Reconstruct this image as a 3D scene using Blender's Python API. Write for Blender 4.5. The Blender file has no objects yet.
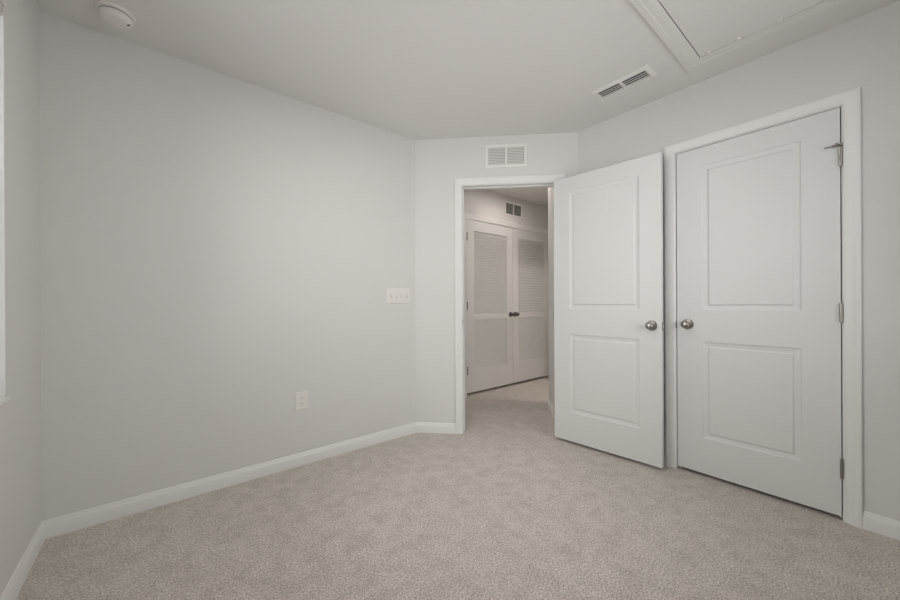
import bpy, bmesh, math
from mathutils import Matrix, Vector

SC = bpy.context.scene
COL = SC.collection

# ------------------------------------------------------------------ camera, sky, exposure
cam_d = bpy.data.cameras.new('camera')
cam = bpy.data.objects.new('camera', cam_d)
COL.objects.link(cam)
cam_d.sensor_fit = 'HORIZONTAL'
cam_d.sensor_width = 36.0
cam_d.lens = 36.0 * 352.9588 / 900.0
cam_d.shift_y = 1.8879 / 900.0
cam_d.clip_start = 0.02
RIGHT = Vector((0.7718618421, -0.6357740537, -0.0045441536))
DOWN = Vector((-0.0035075393, 0.0028890310, -0.9999896753))
FWD = Vector((0.6357806177, 0.7718698116, 0.0))
m = Matrix((RIGHT, -DOWN, -FWD)).transposed().to_4x4()
m.translation = Vector((0.42287066, -2.46052808, 1.08656560))
cam.matrix_world = m
SC.camera = cam

world = bpy.data.worlds.new('daylight')
SC.world = world
world.use_nodes = True
bg = world.node_tree.nodes['Background']
bg.inputs['Color'].default_value = (1.0, 0.992, 0.992, 1)
bg.inputs['Strength'].default_value = 4.65

SC.view_settings.view_transform = 'Standard'
SC.view_settings.look = 'None'
SC.view_settings.gamma = 1.0
SC.view_settings.use_curve_mapping = False
SC.view_settings.exposure = 0.0
SC.cycles.max_bounces = 16
SC.cycles.diffuse_bounces = 10
SC.cycles.sample_clamp_indirect = 6.0
SC.cycles.use_denoising = True


def portal(name, loc, rot, sx, sy):
    """daylight portal: only guides sampling of the sky through a window opening"""
    d = bpy.data.lights.new(name, 'AREA')
    d.shape = 'RECTANGLE'
    d.size, d.size_y = sx, sy
    d.cycles.is_portal = True
    o = bpy.data.objects.new(name, d)
    o.location = loc
    o.rotation_euler = rot
    COL.objects.link(o)
    return o


# room plan (metres): left wall x=0, far wall y=0, chamfered doorway wall at 45 degrees, right wall x=XR
H = 2.44
A0 = 2.0761
XR = 3.0106
CH = XR - A0
LB = CH * math.sqrt(2)
YB = -3.02            # rear wall behind the camera
HY = 0.5526           # hall closet wall
Q = math.sqrt(0.5)
WT = 0.115            # wall thickness
HE = 7.2              # far end of the hall
WIN = (-1.86, -0.484, 0.748, 2.19)     # window opening in the left wall
WIN_ADDED = (1.20, 2.65, 0.748, 2.19)      # unseen window opening added in the rear wall to light the bedroom
SY = -1.90            # outer wall of the side room added to light the hall closet
SD = (3.72, 4.50, 2.04)               # unseen doorway added in the hall wall to pass its light

portal('window_daylight_left', (-0.16, (WIN[0] + WIN[1]) / 2, (WIN[2] + WIN[3]) / 2), (0, -math.pi / 2, 0), WIN[3] - WIN[2], WIN[1] - WIN[0])
portal('added_window_daylight', ((WIN_ADDED[0] + WIN_ADDED[1]) / 2, YB - 0.16, (WIN_ADDED[2] + WIN_ADDED[3]) / 2), (math.pi / 2, 0, 0), WIN_ADDED[1] - WIN_ADDED[0], WIN_ADDED[3] - WIN_ADDED[2])


def ST(s, t):
    return (A0 + (s + t) * Q, (t - s) * Q)


# ------------------------------------------------------------------ materials
def mat(name, color, rough=0.5, metal=0.0, bump=None, spec=0.5):
    mt = bpy.data.materials.new(name)
    mt.use_nodes = True
    nt = mt.node_tree
    b = nt.nodes['Principled BSDF']
    b.inputs['Base Color'].default_value = (*color, 1)
    b.inputs['Roughness'].default_value = rough
    b.inputs['Metallic'].default_value = metal
    b.inputs['Specular IOR Level'].default_value = spec
    if bump:
        scale, strength, dist = bump
        tc = nt.nodes.new('ShaderNodeTexCoord')
        n = nt.nodes.new('ShaderNodeTexNoise')
        n.inputs['Scale'].default_value = scale
        n.inputs['Detail'].default_value = 3
        bp = nt.nodes.new('ShaderNodeBump')
        bp.inputs['Strength'].default_value = strength
        bp.inputs['Distance'].default_value = dist
        nt.links.new(tc.outputs['Object'], n.inputs['Vector'])
        nt.links.new(n.outputs['Fac'], bp.inputs['Height'])
        nt.links.new(bp.outputs['Normal'], b.inputs['Normal'])
    return mt


WALL = mat('greige_wall_paint', (0.66, 0.655, 0.642), 0.75, bump=(120, 0.12, 0.002), spec=0.3)
CEIL = mat('flat_ceiling_paint', (0.71, 0.70, 0.685), 0.9, bump=(90, 0.2, 0.002), spec=0.2)
TRIM = mat('white_semigloss_trim', (0.74, 0.742, 0.728), 0.38)
DOOR = mat('white_door_paint', (0.68, 0.684, 0.675), 0.42, bump=(160, 0.06, 0.001))
HATCH = mat('white_hatch_trim', (0.70, 0.69, 0.67), 0.45)
PLAST = mat('white_plastic', (0.74, 0.73, 0.70), 0.4)
GRILLE = mat('white_enamel_grille', (0.76, 0.75, 0.73), 0.4)
NICKEL = mat('satin_nickel', (0.36, 0.345, 0.32), 0.28, 1.0)
NICKEL_SHADED = mat('shaded_nickel', (0.18, 0.167, 0.157), 0.38, 1.0)  # nickel with the dim hall's shade put into its colour
GREY_SHADE = mat('grey_duct_shade', (0.15, 0.145, 0.14), 0.8)  # shade inside the bedroom grille, painted on a flat plate
DARK_SHADE = mat('dark_recess_shade', (0.06, 0.057, 0.054), 0.8)  # shade of duct depths and hatch gap put into colour
SLOT = mat('dark_slot', (0.09, 0.085, 0.08), 0.7)
GREY = mat('grey_switch_slot', (0.36, 0.35, 0.335), 0.6)
SLATS = mat('white_blind_slats', (0.70, 0.69, 0.67), 0.5)
VINYL = mat('white_vinyl', (0.78, 0.78, 0.77), 0.35)


def carpet_mat():
    mt = bpy.data.materials.new('beige_cut_pile_carpet')
    mt.use_nodes = True
    nt = mt.node_tree
    N = nt.nodes.new
    L = nt.links.new
    b = nt.nodes['Principled BSDF']
    b.inputs['Roughness'].default_value = 0.95
    b.inputs['Specular IOR Level'].default_value = 0.1
    b.inputs['Sheen Weight'].default_value = 0.15
    tc = N('ShaderNodeTexCoord')

    def noise(scale, detail, rough=0.5, dist=0.0):
        n = N('ShaderNodeTexNoise')
        n.inputs['Scale'].default_value = scale
        n.inputs['Detail'].default_value = detail
        n.inputs['Roughness'].default_value = rough
        n.inputs['Distortion'].default_value = dist
        L(tc.outputs['Object'], n.inputs['Vector'])
        return n
    fine = noise(135, 3, 0.85)          # the speckle of the heather yarn
    mid = noise(11.0, 6, 0.75, 0.3)       # brushed and trodden patches of pile
    r1 = N('ShaderNodeValToRGB')
    r1.color_ramp.elements[0].position = 0.36
    r1.color_ramp.elements[0].color = (0.28, 0.256, 0.232, 1)
    r1.color_ramp.elements[1].position = 0.62
    r1.color_ramp.elements[1].color = (0.80, 0.74, 0.678, 1)
    L(fine.outputs['Fac'], r1.inputs['Fac'])
    r2 = N('ShaderNodeValToRGB')
    r2.color_ramp.elements[0].position = 0.34
    r2.color_ramp.elements[0].color = (0.82, 0.813, 0.806, 1)
    r2.color_ramp.elements[1].position = 0.58
    r2.color_ramp.elements[1].color = (1.02, 1.02, 1.02, 1)
    L(mid.outputs['Fac'], r2.inputs['Fac'])
    mx = N('ShaderNodeMix')
    mx.data_type = 'RGBA'
    mx.blend_type = 'MULTIPLY'
    mx.inputs['Factor'].default_value = 1.0
    L(r1.outputs['Color'], mx.inputs['A'])
    L(r2.outputs['Color'], mx.inputs['B'])
    L(mx.outputs['Result'], b.inputs['Base Color'])
    bp = N('ShaderNodeBump')
    bp.inputs['Strength'].default_value = 0.6
    bp.inputs['Distance'].default_value = 0.006
    L(fine.outputs['Fac'], bp.inputs['Height'])
    L(bp.outputs['Normal'], b.inputs['Normal'])
    return mt


CARPET = carpet_mat()


def glass_mat():
    mt = bpy.data.materials.new('window_glass')
    mt.use_nodes = True
    nt = mt.node_tree
    nt.nodes.remove(nt.nodes['Principled BSDF'])
    out = nt.nodes['Material Output']
    tr = nt.nodes.new('ShaderNodeBsdfTransparent')
    gl = nt.nodes.new('ShaderNodeBsdfGlossy')
    gl.inputs['Roughness'].default_value = 0.0
    fr = nt.nodes.new('ShaderNodeFresnel')
    fr.inputs['IOR'].default_value = 1.45
    mx = nt.nodes.new('ShaderNodeMixShader')
    nt.links.new(fr.outputs[0], mx.inputs[0])
    nt.links.new(tr.outputs[0], mx.inputs[1])
    nt.links.new(gl.outputs[0], mx.inputs[2])
    nt.links.new(mx.outputs[0], out.inputs['Surface'])
    return mt


GLASS = glass_mat()


# ------------------------------------------------------------------ mesh helpers
class MB:
    """collects shapes; build() links them as ONE mesh object"""

    def __init__(self):
        self.v, self.f = [], []

    def add(self, vs, fs):
        k = len(self.v)
        self.v += [tuple(p) for p in vs]
        self.f += [tuple(i + k for i in f) for f in fs]
        return self

    def box(self, x0, x1, y0, y1, z0, z1):
        vs = [(x, y, z) for z in (z0, z1) for y in (y0, y1) for x in (x0, x1)]
        return self.add(vs, [(0, 2, 3, 1), (4, 5, 7, 6), (0, 1, 5, 4), (2, 6, 7, 3), (0, 4, 6, 2), (1, 3, 7, 5)])

    def prism(self, pts, z0, z1):
        n = len(pts)
        vs = [(x, y, z0) for x, y in pts] + [(x, y, z1) for x, y in pts]
        fs = [tuple(range(n)), tuple(range(n, 2 * n))] + [(i, (i + 1) % n, n + (i + 1) % n, n + i) for i in range(n)]
        return self.add(vs, fs)

    def rings(self, rings, caps=True):
        k = len(rings[0])
        vs = [p for r in rings for p in r]
        fs = []
        for j in range(len(rings) - 1):
            for i in range(k):
                fs.append((j * k + i, j * k + (i + 1) % k, (j + 1) * k + (i + 1) % k, (j + 1) * k + i))
        if caps:
            fs += [tuple(range(k)), tuple((len(rings) - 1) * k + i for i in range(k))]
        return self.add(vs, fs)

    def lathe(self, prof, axis='z', c=(0, 0, 0), seg=32):
        """prof: (radius, distance along the axis)"""
        rr = []
        for r, d in prof:
            ring = []
            for i in range(seg):
                a = 2 * math.pi * i / seg
                u, w = r * math.cos(a), r * math.sin(a)
                p = {'z': (u, w, d), '-z': (u, w, -d), '-y': (u, -d, w), 'y': (u, d, w), 'x': (d, u, w), '-x': (-d, u, w)}[axis]
                ring.append((c[0] + p[0], c[1] + p[1], c[2] + p[2]))
            rr.append(ring)
        return self.rings(rr)

    def xf(self, fn):
        self.v = [fn(*p) for p in self.v]
        return self

    def build(self, name, material, parent=None, smooth=None, bevel=None):
        me = bpy.data.meshes.new(name)
        me.from_pydata(self.v, [], self.f)
        bm = bmesh.new()
        bm.from_mesh(me)
        bmesh.ops.recalc_face_normals(bm, faces=bm.faces)
        bm.to_mesh(me)
        bm.free()
        me.materials.append(material)
        o = bpy.data.objects.new(name, me)
        COL.objects.link(o)
        if parent is not None:
            o.parent = parent
        if smooth:
            for p in me.polygons:
                p.use_smooth = True
            me.set_sharp_from_angle(angle=math.radians(smooth))
        if bevel:
            b = o.modifiers.new('edge', 'BEVEL')
            b.width = bevel
            b.segments = 2
            b.limit_method = 'ANGLE'
            b.angle_limit = math.radians(60)
        return o


def tag(o, label, cat, group=None, kind=None):
    o['label'] = label
    o['category'] = cat
    if group:
        o['group'] = group
    if kind:
        o['kind'] = kind
    return o


def empty(name, loc=(0, 0, 0), rz=0.0):
    o = bpy.data.objects.new(name, None)
    o.empty_display_size = 0.1
    o.location = loc
    o.rotation_euler = (0, 0, rz)
    COL.objects.link(o)
    return o


def struct(name, mb, material, label, cat, **k):
    return tag(mb.build(name, material, **k), label, cat, kind='structure')


# ------------------------------------------------------------------ room shell
struct('floor', MB().box(-0.3, HE + 0.1, YB - 0.2, 1.6, -0.12, 0.0), CARPET,
       'beige cut pile carpet floor running from bedroom into hallway', 'floor')
struct('ceiling', MB().box(-0.3, HE + 0.1, YB - 0.2, 1.6, H, H + 0.12), CEIL,
       'flat grey white ceiling over bedroom and hallway', 'ceiling')
MT = WT * math.tan(math.radians(22.5))
struct('wall_far', MB().prism([(-WT, 0), (A0, 0), (A0 + MT, WT), (-WT, WT)], 0, H), WALL,
       'long light grey wall with the light switch and outlet', 'wall')

w = MB()
y0, y1, z0, z1 = WIN
w.box(-0.14, 0, YB - WT, y0, 0, H).box(-0.14, 0, y1, 0, 0, H).box(-0.14, 0, y0, y1, 0, z0).box(-0.14, 0, y0, y1, z1, H)
struct('wall_left', w, WALL, 'grey wall at left edge holding the window', 'wall')

# doorway wall: opening from SJ0 to SJ1 (rough opening a board wider)
SJ0, SJ1, ZJ = 0.396, 1.161, 2.042
JT = 0.018
w = MB()
for (sa, sb, za, zb, ea, eb) in ((0, SJ0 - JT, 0, H, 1, 0), (SJ1 + JT, LB, 0, H, 0, 1), (SJ0 - JT, SJ1 + JT, ZJ + JT, H, 0, 0)):
    w.prism([ST(sa, 0), ST(sb, 0), ST(sb + MT * eb, WT), ST(sa - MT * ea, WT)], za, zb)
struct('wall_doorway', w, WALL, 'short angled grey wall around the open doorway', 'wall')

# right wall with the closet opening
DY0, DY1 = -1.6311, -2.3427
CJ0, CJ1, CZ = DY0 + 0.005, DY1 - 0.004, 2.0385
w = MB()
w.prism([(XR, -CH), (XR, CJ0 + JT), (XR + WT, CJ0 + JT), (XR + WT, -CH + MT)], 0, H)
w.box(XR, XR + WT, YB - WT, CJ1 - JT, 0, H).box(XR, XR + WT, CJ1 - JT, CJ0 + JT, CZ + JT, H)
struct('wall_right', w, WALL, 'light grey wall around the closed closet door', 'wall')

w = MB()
x0, x1, z0, z1 = WIN_ADDED
w.box(-WT, x0, YB - 0.14, YB, 0, H).box(x1, XR + WT, YB - 0.14, YB, 0, H)
w.box(x0, x1, YB - 0.14, YB, 0, z0).box(x0, x1, YB - 0.14, YB, z1, H)
struct('wall_rear', w, WALL, 'grey bedroom wall behind the viewer with an added window', 'wall')

# hallway
struct('wall_hall_left', MB().prism([ST(0.33, WT), ST(0.33, HY / Q + 0.33), ST(0.23, HY / Q + 0.23), ST(0.23, WT)], 0, H), WALL,
       'short hallway wall just left inside the doorway', 'wall')
SW, TW = 1.2286, 0.80
yP = (TW - SW) * Q
xP = ST(SW, TW)[0]
w = MB().prism([ST(SW, WT), ST(SW, TW), (SD[0], yP), (SD[0], yP - 0.1), (xP + 0.04, yP - 0.1), ST(1.33, TW - 0.1), ST(1.33, WT)], 0, H)
w.box(SD[1], HE, yP - 0.1, yP, 0, H).box(SD[0], SD[1], yP - 0.1, yP, SD[2], H)
struct('wall_hall_right', w, WALL, 'hallway wall corner seen just past the right door jamb', 'wall')
w = MB().box(3.66, 5.0, SY - 0.1, SY, 0, H).box(4.9, 5.0, SY, yP - 0.1, 0, H).box(3.60, 3.70, SY, yP - 0.1, 0, H)
struct('wall_added_room', w, WALL, 'walls of an unseen side room added to light the hallway', 'wall')
HX0, HXM, HX1, HZ = 3.156, 3.960, 4.756, 2.043
w = MB()
w.box(2.9, HX0 - JT, HY, HY + WT, 0, H).box(HX1 + JT, HE, HY, HY + WT, 0, H).box(HX0 - JT, HX1 + JT, HY, HY + WT, HZ + JT, H)
struct('wall_hall_closet', w, WALL, 'hallway wall above and around the louvered doors', 'wall')
struct('wall_hall_end', MB().box(HE, HE + 0.14, yP - 0.1, HY + WT, 0, H), WALL, 'hallway end wall, out of view', 'wall')
struct('wall_linen_back', MB().box(2.9, 5.0, 1.35, 1.45, 0, H).box(2.9, 3.0, HY + WT, 1.35, 0, H).box(4.9, 5.0, HY + WT, 1.35, 0, H), WALL,
       'inner walls of the hall closet behind the louvered doors', 'wall')
struct('wall_closet_back', MB().box(3.50, 3.59, YB - WT, -1.2, 0, H).box(XR + WT, 3.50, -1.3, -1.2, 0, H).box(XR + WT, 3.50, YB - WT, YB, 0, H), WALL,
       'inner walls of the bedroom closet behind the closed door', 'wall')

# ------------------------------------------------------------------ baseboards
BASE = [(0.0, 0.0), (0.0125, 0.0), (0.0125, 0.060), (0.0115, 0.063), (0.0085, 0.066), (0.0075, 0.070), (0.0065, 0.0785), (0.0045, 0.082), (0.0, 0.083)]


def baseboard(name, p0, p1, n, m0, m1, label):
    p0, p1, n = Vector(p0), Vector(p1), Vector(n)
    e = (p1 - p0)
    ln = e.length
    e.normalize()
    ra, rb = [], []
    for d, z in BASE:
        a = p0 + e * (d * m0) + n * d
        b = p0 + e * (ln - d * m1) + n * d
        ra.append((a.x, a.y, z))
        rb.append((b.x, b.y, z))
    return struct(name, MB().rings([ra, rb]), TRIM, label, 'baseboard', smooth=35)


T8 = math.tan(math.radians(22.5))
CW = 0.057
baseboard('baseboard_far', (0, 0), (A0, 0), (0, -1), 1, T8, 'long white baseboard along wall with outlet')
baseboard('baseboard_left', (0, YB), (0, 0), (1, 0), 1, 1, 'white baseboard under the window at left edge')
baseboard('baseboard_doorway', ST(0, 0), ST(SJ0 - 0.0055 - CW, 0), (-Q, -Q), T8, 0, 'short white baseboard left of the doorway casing')
baseboard('baseboard_right', (XR, -CH), (XR, CJ0 + 0.0055 + CW), (-1, 0), T8, 0, 'white baseboard hidden behind the open door')
baseboard('baseboard_right_rear', (XR, CJ1 - 0.0055 - CW), (XR, YB), (-1, 0), 0, 1, 'white baseboard right of the closet door casing')
baseboard('baseboard_rear', (0, YB), (XR, YB), (0, 1), 1, 1, 'white baseboard behind the viewer')
baseboard('baseboard_hall_right', ST(SW, WT + 0.02), ST(SW, TW), (-Q, Q), 0, -T8, 'white hallway baseboard seen beside the open door edge')
baseboard('baseboard_hall_corner', (xP, yP), (SD[0], yP), (0, 1), -T8, 0, 'white hallway baseboard past the wall corner')
baseboard('baseboard_hall_left', ST(0.33, WT + 0.02), ST(0.33, 1.09), (Q, -Q), 0, 0, 'white hallway baseboard left inside the doorway')
baseboard('baseboard_hall_closet', (HX1 + 0.0055 + CW, HY), (HE, HY), (0, -1), 0, 0, 'white hallway baseboard past the louvered doors')

# ------------------------------------------------------------------ door casings and jambs
CASE = [(0.0, 0.0), (0.0, 0.0055), (0.0025, 0.0075), (0.007, 0.0082), (0.010, 0.0078), (0.020, 0.0090), (0.034, 0.0130), (0.041, 0.0165),
        (0.048, 0.0175), (0.054, 0.0170), (0.057, 0.0145), (0.057, 0.0)]


def opening_trim(name, P, s0, s1, zt, label, deep=WT, stop=None):
    """P(s, d, z) -> world point; d is the distance out of the wall into the room; s0..s1 and zt are the clear opening"""
    root = empty(name, P((s0 + s1) / 2, 0, 0))
    base = Vector(root.location)

    def loc(s, d, z):
        return tuple(Vector(P(s, d, z)) - base)
    r = 0.0055
    a, b, t = s0 - r, s1 + r, zt + r
    c = MB()
    rr = [[], [], [], []]
    for u, d in CASE:
        rr[0].append((a - u, d, 0.0))
        rr[1].append((a - u, d, t + u))
        rr[2].append((b + u, d, t + u))
        rr[3].append((b + u, d, 0.0))
    c.rings(rr).xf(loc)
    c.build('casing', TRIM, root, smooth=28)
    j = MB()
    j.box(s0 - JT, s0, -deep, 0.0, 0, zt).box(s1, s1 + JT, -deep, 0.0, 0, zt).box(s0 - JT, s1 + JT, -deep, 0.0, zt, zt + JT)
    if stop:
        d0, d1 = stop
        j.box(s0, s0 + 0.011, d0, d1, 0, zt - 0.011).box(s1 - 0.011, s1, d0, d1, 0, zt - 0.011).box(s0, s1, d0, d1, zt - 0.011, zt)
    j.xf(loc).build('jamb', TRIM, root, bevel=0.001)
    tag(root, label, 'door trim', kind='structure')
    return root, loc


def P_door(s, d, z):
    x, y = ST(s, -d)
    return (x, y, z)


def P_closet(s, d, z):
    return (XR - d, -s, z)


def P_hall(s, d, z):
    return (s, HY - d, z)


t1, l1 = opening_trim('trim_1', P_door, SJ0, SJ1, ZJ, 'white casing and jamb around the open doorway to the hall', stop=(-0.075, -0.040))
t2, l2 = opening_trim('trim_2', P_closet, -CJ0, -CJ1, CZ, 'white casing and jamb around the closed closet door', stop=(-0.078, -0.040))
t3, l3 = opening_trim('trim_3', P_hall, HX0, HX1, HZ, 'white casing around the louvered hall closet doors', stop=(-0.078, -0.040))
# strike plates on the jambs
s = MB().box(-CJ0 - 0.0005, -CJ0 + 0.0015, -0.030, 0.0, 0.91, 0.968).box(-CJ0 - 0.0035, -CJ0 + 0.0012, -0.001, 0.0075, 0.914, 0.950)
s.xf(l2).build('strike_plate', NICKEL, t2)['label'] = 'dark nickel strike plate'
s = MB().box(SJ0 - 0.0002, SJ0 + 0.0015, -0.034, -0.004, 0.885, 0.955).box(SJ0 - 0.003, SJ0 + 0.0012, -0.005, 0.003, 0.90, 0.94)
s.xf(l1).build('strike_plate', NICKEL, t1)['label'] = 'dark nickel strike plate'

# ------------------------------------------------------------------ doors
# local frame: x along the leaf from its left edge as seen, y = 0 the seen face, y = th the far face, z up
TH = 0.035


def door_face(mb, w, h, y, sgn, panels, sx0, sx1):
    """one moulded face: a flat sheet with sunk and raised panel fields; sgn +1 sinks towards +y"""
    zs = [0.0]
    for a, b in panels:
        zs += [a, b]
    zs.append(h)
    xs = [0.0, sx0, sx1, w]
    for i in range(3):
        for k in range(len(zs) - 1):
            if i == 1 and k % 2 == 1:
                continue
            mb.add([(xs[i], y, zs[k]), (xs[i + 1], y, zs[k]), (xs[i + 1], y, zs[k + 1]), (xs[i], y, zs[k + 1])], [(0, 1, 2, 3)])
    steps = [(0.0, 0.0), (0.003, 0.0030), (0.008, 0.0046), (0.020, 0.0062), (0.027, 0.0066), (0.030, 0.0058), (0.034, 0.0022), (0.037, 0.0014)]
    for a, b in panels:
        rr = []
        for q, d in steps:
            yy = y + sgn * d
            rr.append([(sx0 + q, yy, a + q), (sx1 - q, yy, a + q), (sx1 - q, yy, b - q), (sx0 + q, yy, b - q)])
        k = len(mb.v)
        mb.rings(rr, caps=False)
        n = len(rr) - 1
        mb.f.append(tuple(k + n * 4 + i for i in range(4)))


def slab_two_panel(w, h, panels, stile):
    mb = MB()
    door_face(mb, w, h, 0.0, 1, panels, stile, w - stile)
    door_face(mb, w, h, TH, -1, panels, stile, w - stile)
    zs = [0.0]
    for a, b in panels:
        zs += [a, b]
    zs.append(h)
    xs = [0.0, stile, w - stile, w]
    for x in (0.0, w):
        for k in range(len(zs) - 1):
            mb.add([(x, 0, zs[k]), (x, TH, zs[k]), (x, TH, zs[k + 1]), (x, 0, zs[k + 1])], [(0, 1, 2, 3)])
    for z in (0.0, h):
        for i in range(3):
            mb.add([(xs[i], 0, z), (xs[i + 1], 0, z), (xs[i + 1], TH, z), (xs[i], TH, z)], [(0, 1, 2, 3)])
    return mb


def weld(o):
    bm = bmesh.new()
    bm.from_mesh(o.data)
    bmesh.ops.remove_doubles(bm, verts=bm.verts, dist=1e-5)
    bmesh.ops.recalc_face_normals(bm, faces=bm.faces)
    bm.to_mesh(o.data)
    bm.free()


ROSE = [(0.0, 0.0), (0.0335, 0.0), (0.0335, 0.003), (0.031, 0.0065), (0.024, 0.009), (0.0165, 0.0105), (0.0, 0.0105)]
KNOB = [(0.0, 0.010), (0.0125, 0.010), (0.0115, 0.018), (0.0115, 0.024), (0.0150, 0.029), (0.0215, 0.034), (0.0258, 0.041), (0.0268, 0.048),
        (0.0250, 0.055), (0.0195, 0.0605), (0.0110, 0.0632), (0.004, 0.0638), (0.0, 0.0638)]


def knob(root, x, z, face='-y', y=0.0, k=1.0, metal=NICKEL):
    kb = MB().lathe([(r * k * 0.9, d * k) for r, d in KNOB], face, (x, y, z), 36).build('knob', metal, root, smooth=50)
    kb['label'] = 'round satin nickel knob' if metal is NICKEL else 'round nickel knob coloured as in shade'
    MB().lathe([(r * k, d * k) for r, d in ROSE], face, (x, y, z), 36).build('rosette', metal, kb, smooth=30)
    return kb


def hinge(root, x, y, z0, z1, leaf_x=0.0, metal=NICKEL):
    """knuckle with ball tips, and the thin leaf on the edge of the door"""
    r = 0.0062
    n = 5
    prof = [(0.0, z0 - 0.004), (0.004, z0 - 0.003), (0.0045, z0)]
    for i in range(n):
        a = z0 + (z1 - z0) * i / n
        b = z0 + (z1 - z0) * (i + 1) / n
        prof += [(r, a + 0.0004), (r, b - 0.0006), (r * 0.86, b - 0.0002), (r * 0.86, b + 0.0002)]
    prof += [(0.0045, z1), (0.004, z1 + 0.003), (0.0, z1 + 0.004)]
    mb = MB().lathe(prof, 'z', (x, y, 0), 16)
    mb.box(x - 0.0009, x + 0.0009, min(y, leaf_x), max(y, leaf_x), z0, z1)
    h = mb.build('hinge', metal, root, smooth=40)
    h['label'] = 'satin nickel hinge' if metal is NICKEL else 'nickel hinge coloured as in shade'
    return h


PANELS = [(0.2195, 0.8135), (1.0085, 1.8985)]
# 1: the open bedroom door
D1 = (2.8249, -0.8341)
AN = math.radians(-4.7441)
W1, Z1 = 0.7525, 0.0215
door1 = empty('door_1', (D1[0], D1[1], Z1), math.atan2(-math.cos(AN), -math.sin(AN)))
weld(slab_two_panel(W1, 2.0129, PANELS, 0.130).build('slab', DOOR, door1, bevel=0.0012))
knob(door1, 0.695, 0.906)
knob(door1, 0.695, 0.906, 'y', TH)
for za, zb in ((0.18, 0.272), (0.95, 1.042), (1.716, 1.808)):
    hinge(door1, -0.004, TH + 0.004, za, zb, leaf_x=0.004)
o = MB().box(W1 - 0.0004, W1 + 0.0012, 0.005, 0.030, 0.874, 0.931).box(W1, W1 + 0.009, 0.011, 0.024, 0.893, 0.912).build('latch_plate', NICKEL, door1)
o['label'] = 'nickel latch plate on the door edge'
tag(door1, 'white two panel bedroom door standing open beside the doorway', 'door', kind='structure')

# 2: the closed closet door
door2 = empty('door_2', (XR - 0.001, DY0, 0.0215), -math.pi / 2)
W2 = DY0 - DY1
weld(slab_two_panel(W2, 2.0129, PANELS, 0.1375).build('slab', DOOR, door2, bevel=0.0012))
knob(door2, 0.0595, 0.917)
hs = [hinge(door2, W2 + 0.001, -0.0065, za - 0.0215, zb - 0.0215, leaf_x=0.02) for za, zb in ((0.213, 0.305), (0.979, 1.071), (1.746, 1.838))]
# hinge pin stop on the top hinge: collar, threaded rod pointing over the door, rubber bumper
zt = 1.847 - 0.0215
st = MB().lathe([(0.0, zt - 0.004), (0.0085, zt - 0.004), (0.0085, zt + 0.007), (0.004, zt + 0.009), (0.0, zt + 0.009)], 'z', (W2 + 0.001, -0.0065, 0), 16)
st.lathe([(0.0, 0.0), (0.0060, 0.0), (0.0060, 0.022), (0.0033, 0.024), (0.0033, 0.046), (0.0028, 0.050), (0.0, 0.050)], '-x', (W2 - 0.004, -0.012, zt + 0.001), 14)
st.lathe([(0.0, 0.0), (0.0045, 0.0), (0.0045, 0.012), (0.0065, 0.013), (0.0065, 0.018), (0.0, 0.018)], '-y', (W2 - 0.010, -0.012, zt + 0.003), 14)
st.build('hinge_pin_stop', NICKEL, hs[2], smooth=40)['label'] = 'small rod shaped door stop on the hinge pin'
tag(door2, 'closed white two panel closet door with hinges at right', 'door', kind='structure')


# 3, 4: the louvered hall closet doors
def louver_door(name, x0, x1, knob_x, hinge_x, label):
    root = empty(name, (x0, HY + 0.001, 0.0295), 0)
    w, h = x1 - x0, HZ - 0.004 - 0.0295
    sl = 0.112
    rails = [(0.0, 0.262), (0.840, 0.902), (1.886, h)]
    mb = MB()
    mb.box(0, sl, 0, TH, 0, h).box(w - sl, w, 0, TH, 0, h)
    for a, b in rails:
        mb.box(sl, w - sl, 0, TH, a, b)
    mb.build('frame', DOOR, root, bevel=0.0012)
    for a, b in ((rails[0][1], rails[1][0]), (rails[1][1], rails[2][0])):
        n = max(1, round((b - a) / 0.026))
        p = (b - a) / n
        lv = MB()
        for i in range(n):
            zc = a + (i + 0.5) * p
            # slat: a tilted board whose low edge comes forward over the top of the slat below
            pr = [(0.0020, zc - 0.0128), (0.0018, zc - 0.0105), (0.0105, zc + 0.0074), (0.0150, zc + 0.0082), (0.0080, zc - 0.0120)]
            lv.rings([[(sl, y, z) for y, z in pr], [(w - sl, y, z) for y, z in pr]])
        lv.build('louver_panel', DOOR, root)
    knob(root, knob_x, 0.892, metal=NICKEL_SHADED)
    for za, zb in ((0.215, 0.305), (0.965, 1.055), (1.765, 1.855)):
        hinge(root, hinge_x, -0.0065, za, zb, leaf_x=0.02, metal=NICKEL_SHADED)
    tag(root, label, 'door', kind='structure')
    return root


louver_door('door_3', HX0 + 0.004, HXM - 0.0015, HXM - 0.0015 - HX0 - 0.004 - 0.045, -0.001, 'left louvered white door of the hall closet')
louver_door('door_4', HXM + 0.0015, HX1 - 0.004, 0.045, HX1 - 0.004 - HXM - 0.0015 + 0.001, 'right louvered white door of the hall closet')


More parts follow.
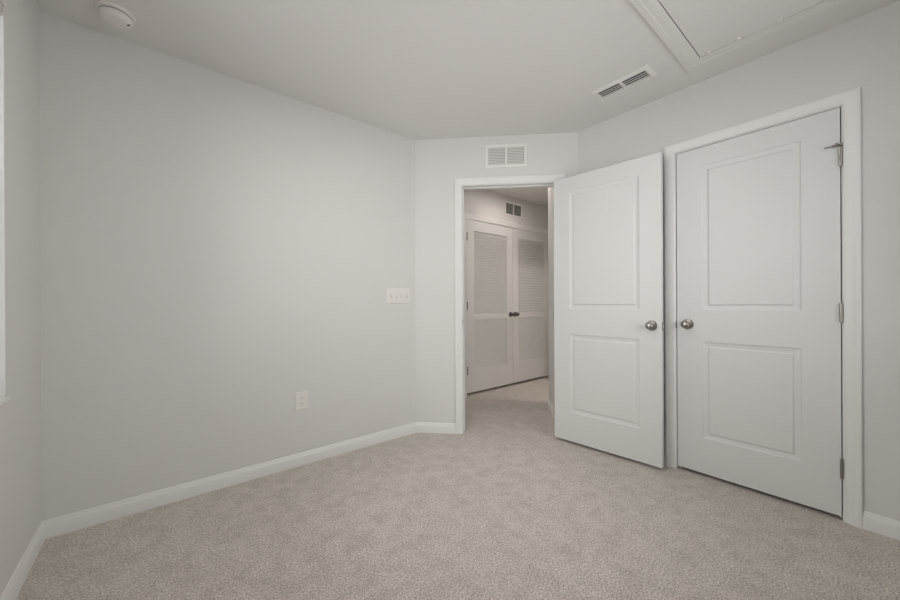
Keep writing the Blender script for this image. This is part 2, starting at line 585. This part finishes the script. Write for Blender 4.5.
# ------------------------------------------------------------------ windows
def window(name, W, loc, rz, label, stool=True):
    """local: x along the wall, y out of the room (0 = room face), z up; W = (width, z0, z1)"""
    w, z0, z1 = W
    root = empty(name, loc, rz)
    f = MB()
    ya, yb = 0.096, 0.140
    t = 0.030
    f.box(0, t, ya, yb, z0, z1).box(w - t, w, ya, yb, z0, z1).box(t, w - t, ya, yb, z0, z0 + t).box(t, w - t, ya, yb, z1 - t, z1)
    f.build('frame', VINYL, root, bevel=0.002)
    zm = (z0 + z1) / 2
    for nm, a, b, y in (('sash', z0 + t, zm + 0.02, 0.098), ('sash', zm - 0.02, z1 - t, 0.119)):
        sa = MB()
        k = 0.030
        sa.box(t, t + k, y, y + 0.02, a, b).box(w - t - k, w - t, y, y + 0.02, a, b).box(t + k, w - t - k, y, y + 0.02, a, a + k).box(t + k, w - t - k, y, y + 0.02, b - k, b)
        so = sa.build(nm, VINYL, root, bevel=0.002)
        MB().box(t + k, w - t - k, y + 0.008, y + 0.012, a + k, b - k).build('pane', GLASS, so)
    if stool:
        MB().box(0.001, w - 0.001, 0.0, ya, z0 - 0.004, z0 + 0.010).box(-0.006, w + 0.006, -0.010, 0.0, z0 - 0.008, z0 + 0.010).build('sill', TRIM, root, bevel=0.004)
        MB().box(0.0, 0.005, 0.0005, ya, z0 + 0.010, z1).box(w - 0.005, w, 0.0005, ya, z0 + 0.010, z1).box(0.005, w - 0.005, 0.0005, ya, z1 - 0.005, z1).build('jamb_liner', VINYL, root)
    tag(root, label, 'window', kind='structure')
    return root


window('window_1', (WIN[1] - WIN[0], WIN[2], WIN[3]), (0, WIN[0], 0), math.pi / 2, 'bright white window in the wall at left edge of the room')
window('added_window', (WIN_ADDED[1] - WIN_ADDED[0], WIN_ADDED[2], WIN_ADDED[3]), (WIN_ADDED[1], YB, 0), math.pi, 'unseen window added behind the viewer for its light')

# raised blind in the head of the left window
bl = empty('window_blind', (0.004, (WIN[0] + WIN[1]) / 2, WIN[3] - 0.006))
hw = (WIN[1] - WIN[0]) / 2 - 0.006
MB().box(-0.066, 0.0, -hw, hw, -0.042, 0).build('headrail', SLATS, bl, bevel=0.002)
mb = MB()
for i in range(8):
    mb.box(-0.060, -0.006, -hw + 0.002, hw - 0.002, -0.0445 - i * 0.0029 - 0.0021, -0.0445 - i * 0.0029)
mb.build('slat_stack', SLATS, bl)
MB().box(-0.058, -0.008, -hw + 0.002, hw - 0.002, -0.080, -0.068).build('bottom_rail', SLATS, bl, bevel=0.003)
tag(bl, 'raised white blind bunched at the head of the left window', 'blind')


# ------------------------------------------------------------------ grilles
def grille(name, loc, rz, w, h, label, group, n=11, k=1.0):
    """wall return air grille; local x along wall from its left edge, -y into the room, z up from its lower edge"""
    root = empty(name, loc, rz)
    b, t = 0.0245, 0.007
    fr = MB()
    for q in ((0, w, 0, b), (0, w, h - b, h), (0, b, b, h - b), (w - b, w, b, h - b), (w / 2 - 0.008, w / 2 + 0.008, b, h - b)):
        fr.box(q[0], q[1], -t, 0.0, q[2], q[3])
    fr.build('frame', GRILLE, root, bevel=0.002)
    for xa, xb in ((b, w / 2 - 0.008), (w / 2 + 0.008, w - b)):
        lv = MB()
        p = (h - 2 * b) / n
        for i in range(n):
            zc = b + (i + 0.5) * p
            pr = [(-0.0055, zc - 0.0050 * k), (-0.0048, zc - 0.0056 * k), (-0.0008, zc + 0.0048 * k), (-0.0015, zc + 0.0054 * k)]
            lv.rings([[(xa, y, z) for y, z in pr], [(xb, y, z) for y, z in pr]])
        lv.build('louver', GRILLE, root)
    MB().box(b * 0.8, w - b * 0.8, -0.0008, 0.0, b * 0.8, h - b * 0.8).build('backing', GREY_SHADE if k > 0.9 else DARK_SHADE, root)['label'] = 'plate coloured as the shaded duct behind the louvers'
    for x in (b * 0.45, w - b * 0.45):
        MB().lathe([(0, 0), (0.004, 0), (0.0035, 0.0012), (0, 0.0016)], '-y', (x, -t, h / 2), 12).build('screw', PLAST, root)
    tag(root, label, 'vent', group)
    return root


x, y = ST(0.586, 0)
grille('air_return_grille', (x, y, 2.179), -math.pi / 4, 0.338, 0.189, 'white air return grille on the bedroom wall above the doorway', None)
grille('air_return_grille', (3.805, HY, 2.185), 0, 0.348, 0.187, 'white air return grille on hallway wall above the louvered doors', None, k=0.45)

# ceiling supply register: local x along the long side, z down from the ceiling
rg = empty('ceiling_register', (2.659, -1.451, H))
LW, SWD = 0.352, 0.146      # along y, along x
fr = MB()
ol, os_, il, is_ = LW / 2, SWD / 2, 0.146, 0.040
rr = [[(-os_, -ol, 0), (os_, -ol, 0), (os_, ol, 0), (-os_, ol, 0)],
      [(-os_, -ol, -0.003), (os_, -ol, -0.003), (os_, ol, -0.003), (-os_, ol, -0.003)],
      [(-is_ - 0.008, -il - 0.008, -0.009), (is_ + 0.008, -il - 0.008, -0.009), (is_ + 0.008, il + 0.008, -0.009), (-is_ - 0.008, il + 0.008, -0.009)],
      [(-is_, -il, -0.008), (is_, -il, -0.008), (is_, il, -0.008), (-is_, il, -0.008)],
      [(-is_, -il, 0), (is_, -il, 0), (is_, il, 0), (-is_, il, 0)]]
fr.rings(rr, caps=False)
fr.box(-is_, is_, -0.008, 0.008, -0.008, -0.0012)
fr.build('frame', GRILLE, rg)
for ya, yb in ((-il, -0.008), (0.008, il)):
    lv = MB()
    for xc in (-0.0185, 0.0035, 0.0255):
        pr = [(xc - 0.0060, -0.0078), (xc - 0.0056, -0.0088), (xc + 0.0062, -0.0058), (xc + 0.0060, -0.0048)]
        lv.rings([[(x, ya, z) for x, z in pr], [(x, yb, z) for x, z in pr]])
    lv.build('louver', GRILLE, rg)
MB().box(-is_, is_, -il, il, -0.0012, 0.0).build('backing', DARK_SHADE, rg)['label'] = 'plate coloured as the shaded duct behind the louvers'
MB().box(-0.004, 0.004, il + 0.001, il + 0.006, -0.018, -0.008).build('damper_lever', GRILLE, rg)
tag(rg, 'white slotted air register on the ceiling beside the attic hatch', 'vent')

# ------------------------------------------------------------------ attic hatch
HXa, HXb, HYa, HYb = 1.38, 2.826, -2.52, -1.754
hc = empty('attic_hatch', ((HXa + HXb) / 2, (HYa + HYb) / 2, H))
ex, ey = (HXb - HXa) / 2, (HYb - HYa) / 2
prof = [(0.0, 0.0), (0.0, 0.007), (0.002, 0.0095), (0.030, 0.0100), (0.033, 0.0080), (0.038, 0.0078), (0.062, 0.0072), (0.066, 0.0058), (0.080, 0.0052), (0.080, 0.0)]
rr = [[(-ex + u, -ey + u, -d), (ex - u, -ey + u, -d), (ex - u, ey - u, -d), (-ex + u, ey - u, -d)] for u, d in prof]
MB().rings(rr, caps=False).build('trim_frame', HATCH, hc, smooth=25)
g = 0.0835
MB().box(-ex + g, ex - g, -ey + g, ey - g, -0.0050, -0.0012).build('panel', CEIL, hc, bevel=0.001)
MB().box(-ex + 0.079, ex - 0.079, -ey + 0.079, ey - 0.079, -0.0012, 0.0).build('shadow_gap', DARK_SHADE, hc)['label'] = 'dark gap around the panel'
for yy in (-2.317, -2.164, -2.007, -1.880):
    MB().lathe([(0, 0.0), (0.012, 0.0), (0.0115, 0.006), (0.007, 0.0085), (0, 0.009)], '-z', (2.726 - hc.location.x, yy - hc.location.y, -0.0049), 14).build('screw', PLAST, hc, smooth=50)
tag(hc, 'white framed attic access hatch in the ceiling', 'hatch')

# ------------------------------------------------------------------ fill lamps added out of view to brighten hall, side room and bedroom
def fill_lamp_mat(color, strength):
    mt = bpy.data.materials.new('fill_diffuser')
    mt.use_nodes = True
    b = mt.node_tree.nodes['Principled BSDF']
    b.inputs['Base Color'].default_value = (0.8, 0.78, 0.75, 1)
    b.inputs['Emission Color'].default_value = (*color, 1)
    b.inputs['Emission Strength'].default_value = strength
    return mt


HALL_FILL = 28.0
ROOM_FILL = 54.0
SIDE_FILL = 48.0
for lx, ly, k, st, colr, lb in ((3.61, 0.02, 1.0, HALL_FILL, (1.0, 0.90, 0.83), 'added fill lamp, unseen, on the hallway ceiling behind the doorway head'),
                                (4.30, -1.25, 1.5, SIDE_FILL, (1.0, 0.90, 0.83), 'added fill lamp, unseen, on the ceiling of the added side room'),
                                (1.30, -1.40, 1.0, ROOM_FILL, (1.0, 0.97, 0.92), 'added fill lamp, unseen, at the middle of the bedroom ceiling, above the view')):
    hl = empty('fill_lamp', (lx, ly, H))
    MB().lathe([(0, 0), (0.150, 0), (0.152, 0.004), (0.150, 0.022), (0.146, 0.026), (0.138, 0.026), (0.136, 0.020), (0, 0.020)], '-z', (0, 0, 0), 48).build('base', GRILLE, hl, smooth=30)
    MB().lathe([(0, 0.0205), (0.135, 0.0205), (0.135, 0.0235), (0, 0.0245)], '-z', (0, 0, 0), 48).build('diffuser', fill_lamp_mat(colr, st), hl, smooth=40)
    hl.scale = (k, k, 1)
    tag(hl, lb, 'ceiling lamp')

# ------------------------------------------------------------------ smoke detector
sd = empty('smoke_detector', (0.272, -0.208, H))
MB().lathe([(0, 0), (0.070, 0), (0.071, 0.003), (0.070, 0.012), (0.067, 0.015), (0.058, 0.016), (0, 0.016)], '-z', (0, 0, 0), 48).build('base', PLAST, sd, smooth=30)
MB().lathe([(0, 0.0155), (0.0585, 0.0155), (0.0585, 0.0195), (0, 0.0195)], '-z', (0, 0, 0), 48).build('vent_ring', SLOT, sd, smooth=30)['label'] = 'dark vent slot ring'
MB().lathe([(0, 0.0190), (0.0590, 0.0190), (0.0600, 0.022), (0.0590, 0.030), (0.055, 0.038), (0.049, 0.0435), (0.038, 0.0460), (0.0, 0.0470)], '-z', (0, 0, 0), 48).build('cover', PLAST, sd, smooth=30)
mb = MB().box(-0.010, 0.010, -0.003, 0.003, -0.0458, -0.0425)
a = math.radians(-38)
mb.xf(lambda x, y, z: (x * math.cos(a) - y * math.sin(a) + 0.041, x * math.sin(a) + y * math.cos(a) - 0.011, z)).build('indicator', SLOT, sd)['label'] = 'small dark indicator slot'
tag(sd, 'round white smoke detector on the ceiling near the left corner', 'smoke detector')

# ------------------------------------------------------------------ light switch (four toggles) and outlet on the far wall
sw = empty('light_switch', (1.9145, 0, 1.1375))


def plate(w, h, t=0.0065):
    r = [(w / 2, h / 2, 0.0), (w / 2, h / 2, 0.002), (w / 2 - 0.002, h / 2 - 0.002, 0.0052), (w / 2 - 0.006, h / 2 - 0.006, t)]
    return MB().rings([[(-a, -d, -b), (a, -d, -b), (a, -d, b), (-a, -d, b)] for a, b, d in r])


plate(0.216, 0.122).build('wall_plate', PLAST, sw)
for i in range(4):
    xc = (i - 1.5) * 0.0462
    up = 1 if i == 3 else -1
    tg = MB()
    tg.rings([[(xc - 0.005, -0.006, -0.012), (xc + 0.005, -0.006, -0.012), (xc + 0.005, -0.006, 0.012), (xc - 0.005, -0.006, 0.012)],
              [(xc - 0.0045, -0.017, up * 0.006 - 0.0045), (xc + 0.0045, -0.017, up * 0.006 - 0.0045), (xc + 0.0045, -0.017, up * 0.006 + 0.0045), (xc - 0.0045, -0.017, up * 0.006 + 0.0045)]])
    to = tg.build('toggle', PLAST, sw)
    MB().box(xc - 0.0062, xc + 0.0062, -0.0068, -0.006, -0.0135, 0.0135).build('slot', GREY, to)
for i in range(4):
    for zz in (-0.030, 0.030):
        MB().lathe([(0, 0), (0.0035, 0), (0.003, 0.001), (0, 0.0013)], '-y', ((i - 1.5) * 0.0462, -0.0064, zz), 10).build('screw', PLAST, sw)
tag(sw, 'wide white four toggle light switch plate beside the wall corner', 'light switch')

ot = empty('electrical_outlet', (1.157, 0, 0.4295))
plate(0.081, 0.121).build('wall_plate', PLAST, ot)
for zc in (-0.0195, 0.0195):
    rc = MB()
    pts = [(0.0172 * math.cos(2 * math.pi * i / 28), max(-0.0142, min(0.0142, 0.0172 * math.sin(2 * math.pi * i / 28)))) for i in range(28)]
    rc.rings([[(px, -0.0060, zc + pz) for px, pz in pts], [(px * 0.97, -0.0085, zc + pz * 0.97) for px, pz in pts]])
    ro = rc.build('receptacle', PLAST, ot)
    sl = MB().box(-0.0075, -0.0053, -0.0088, -0.0084, zc - 0.001, zc + 0.009).box(0.0053, 0.0075, -0.0088, -0.0084, zc - 0.0002, zc + 0.0082)
    sl.lathe([(0, 0), (0.0026, 0), (0.0026, 0.0004), (0, 0.0004)], '-y', (0, -0.0084, zc - 0.0075), 12)
    sl.build('slots', SLOT, ro)
MB().lathe([(0, 0), (0.0035, 0), (0.003, 0.001), (0, 0.0013)], '-y', (0, -0.0064, 0), 10).build('screw', PLAST, ot)
tag(ot, 'white duplex electrical outlet low on the long wall', 'outlet')
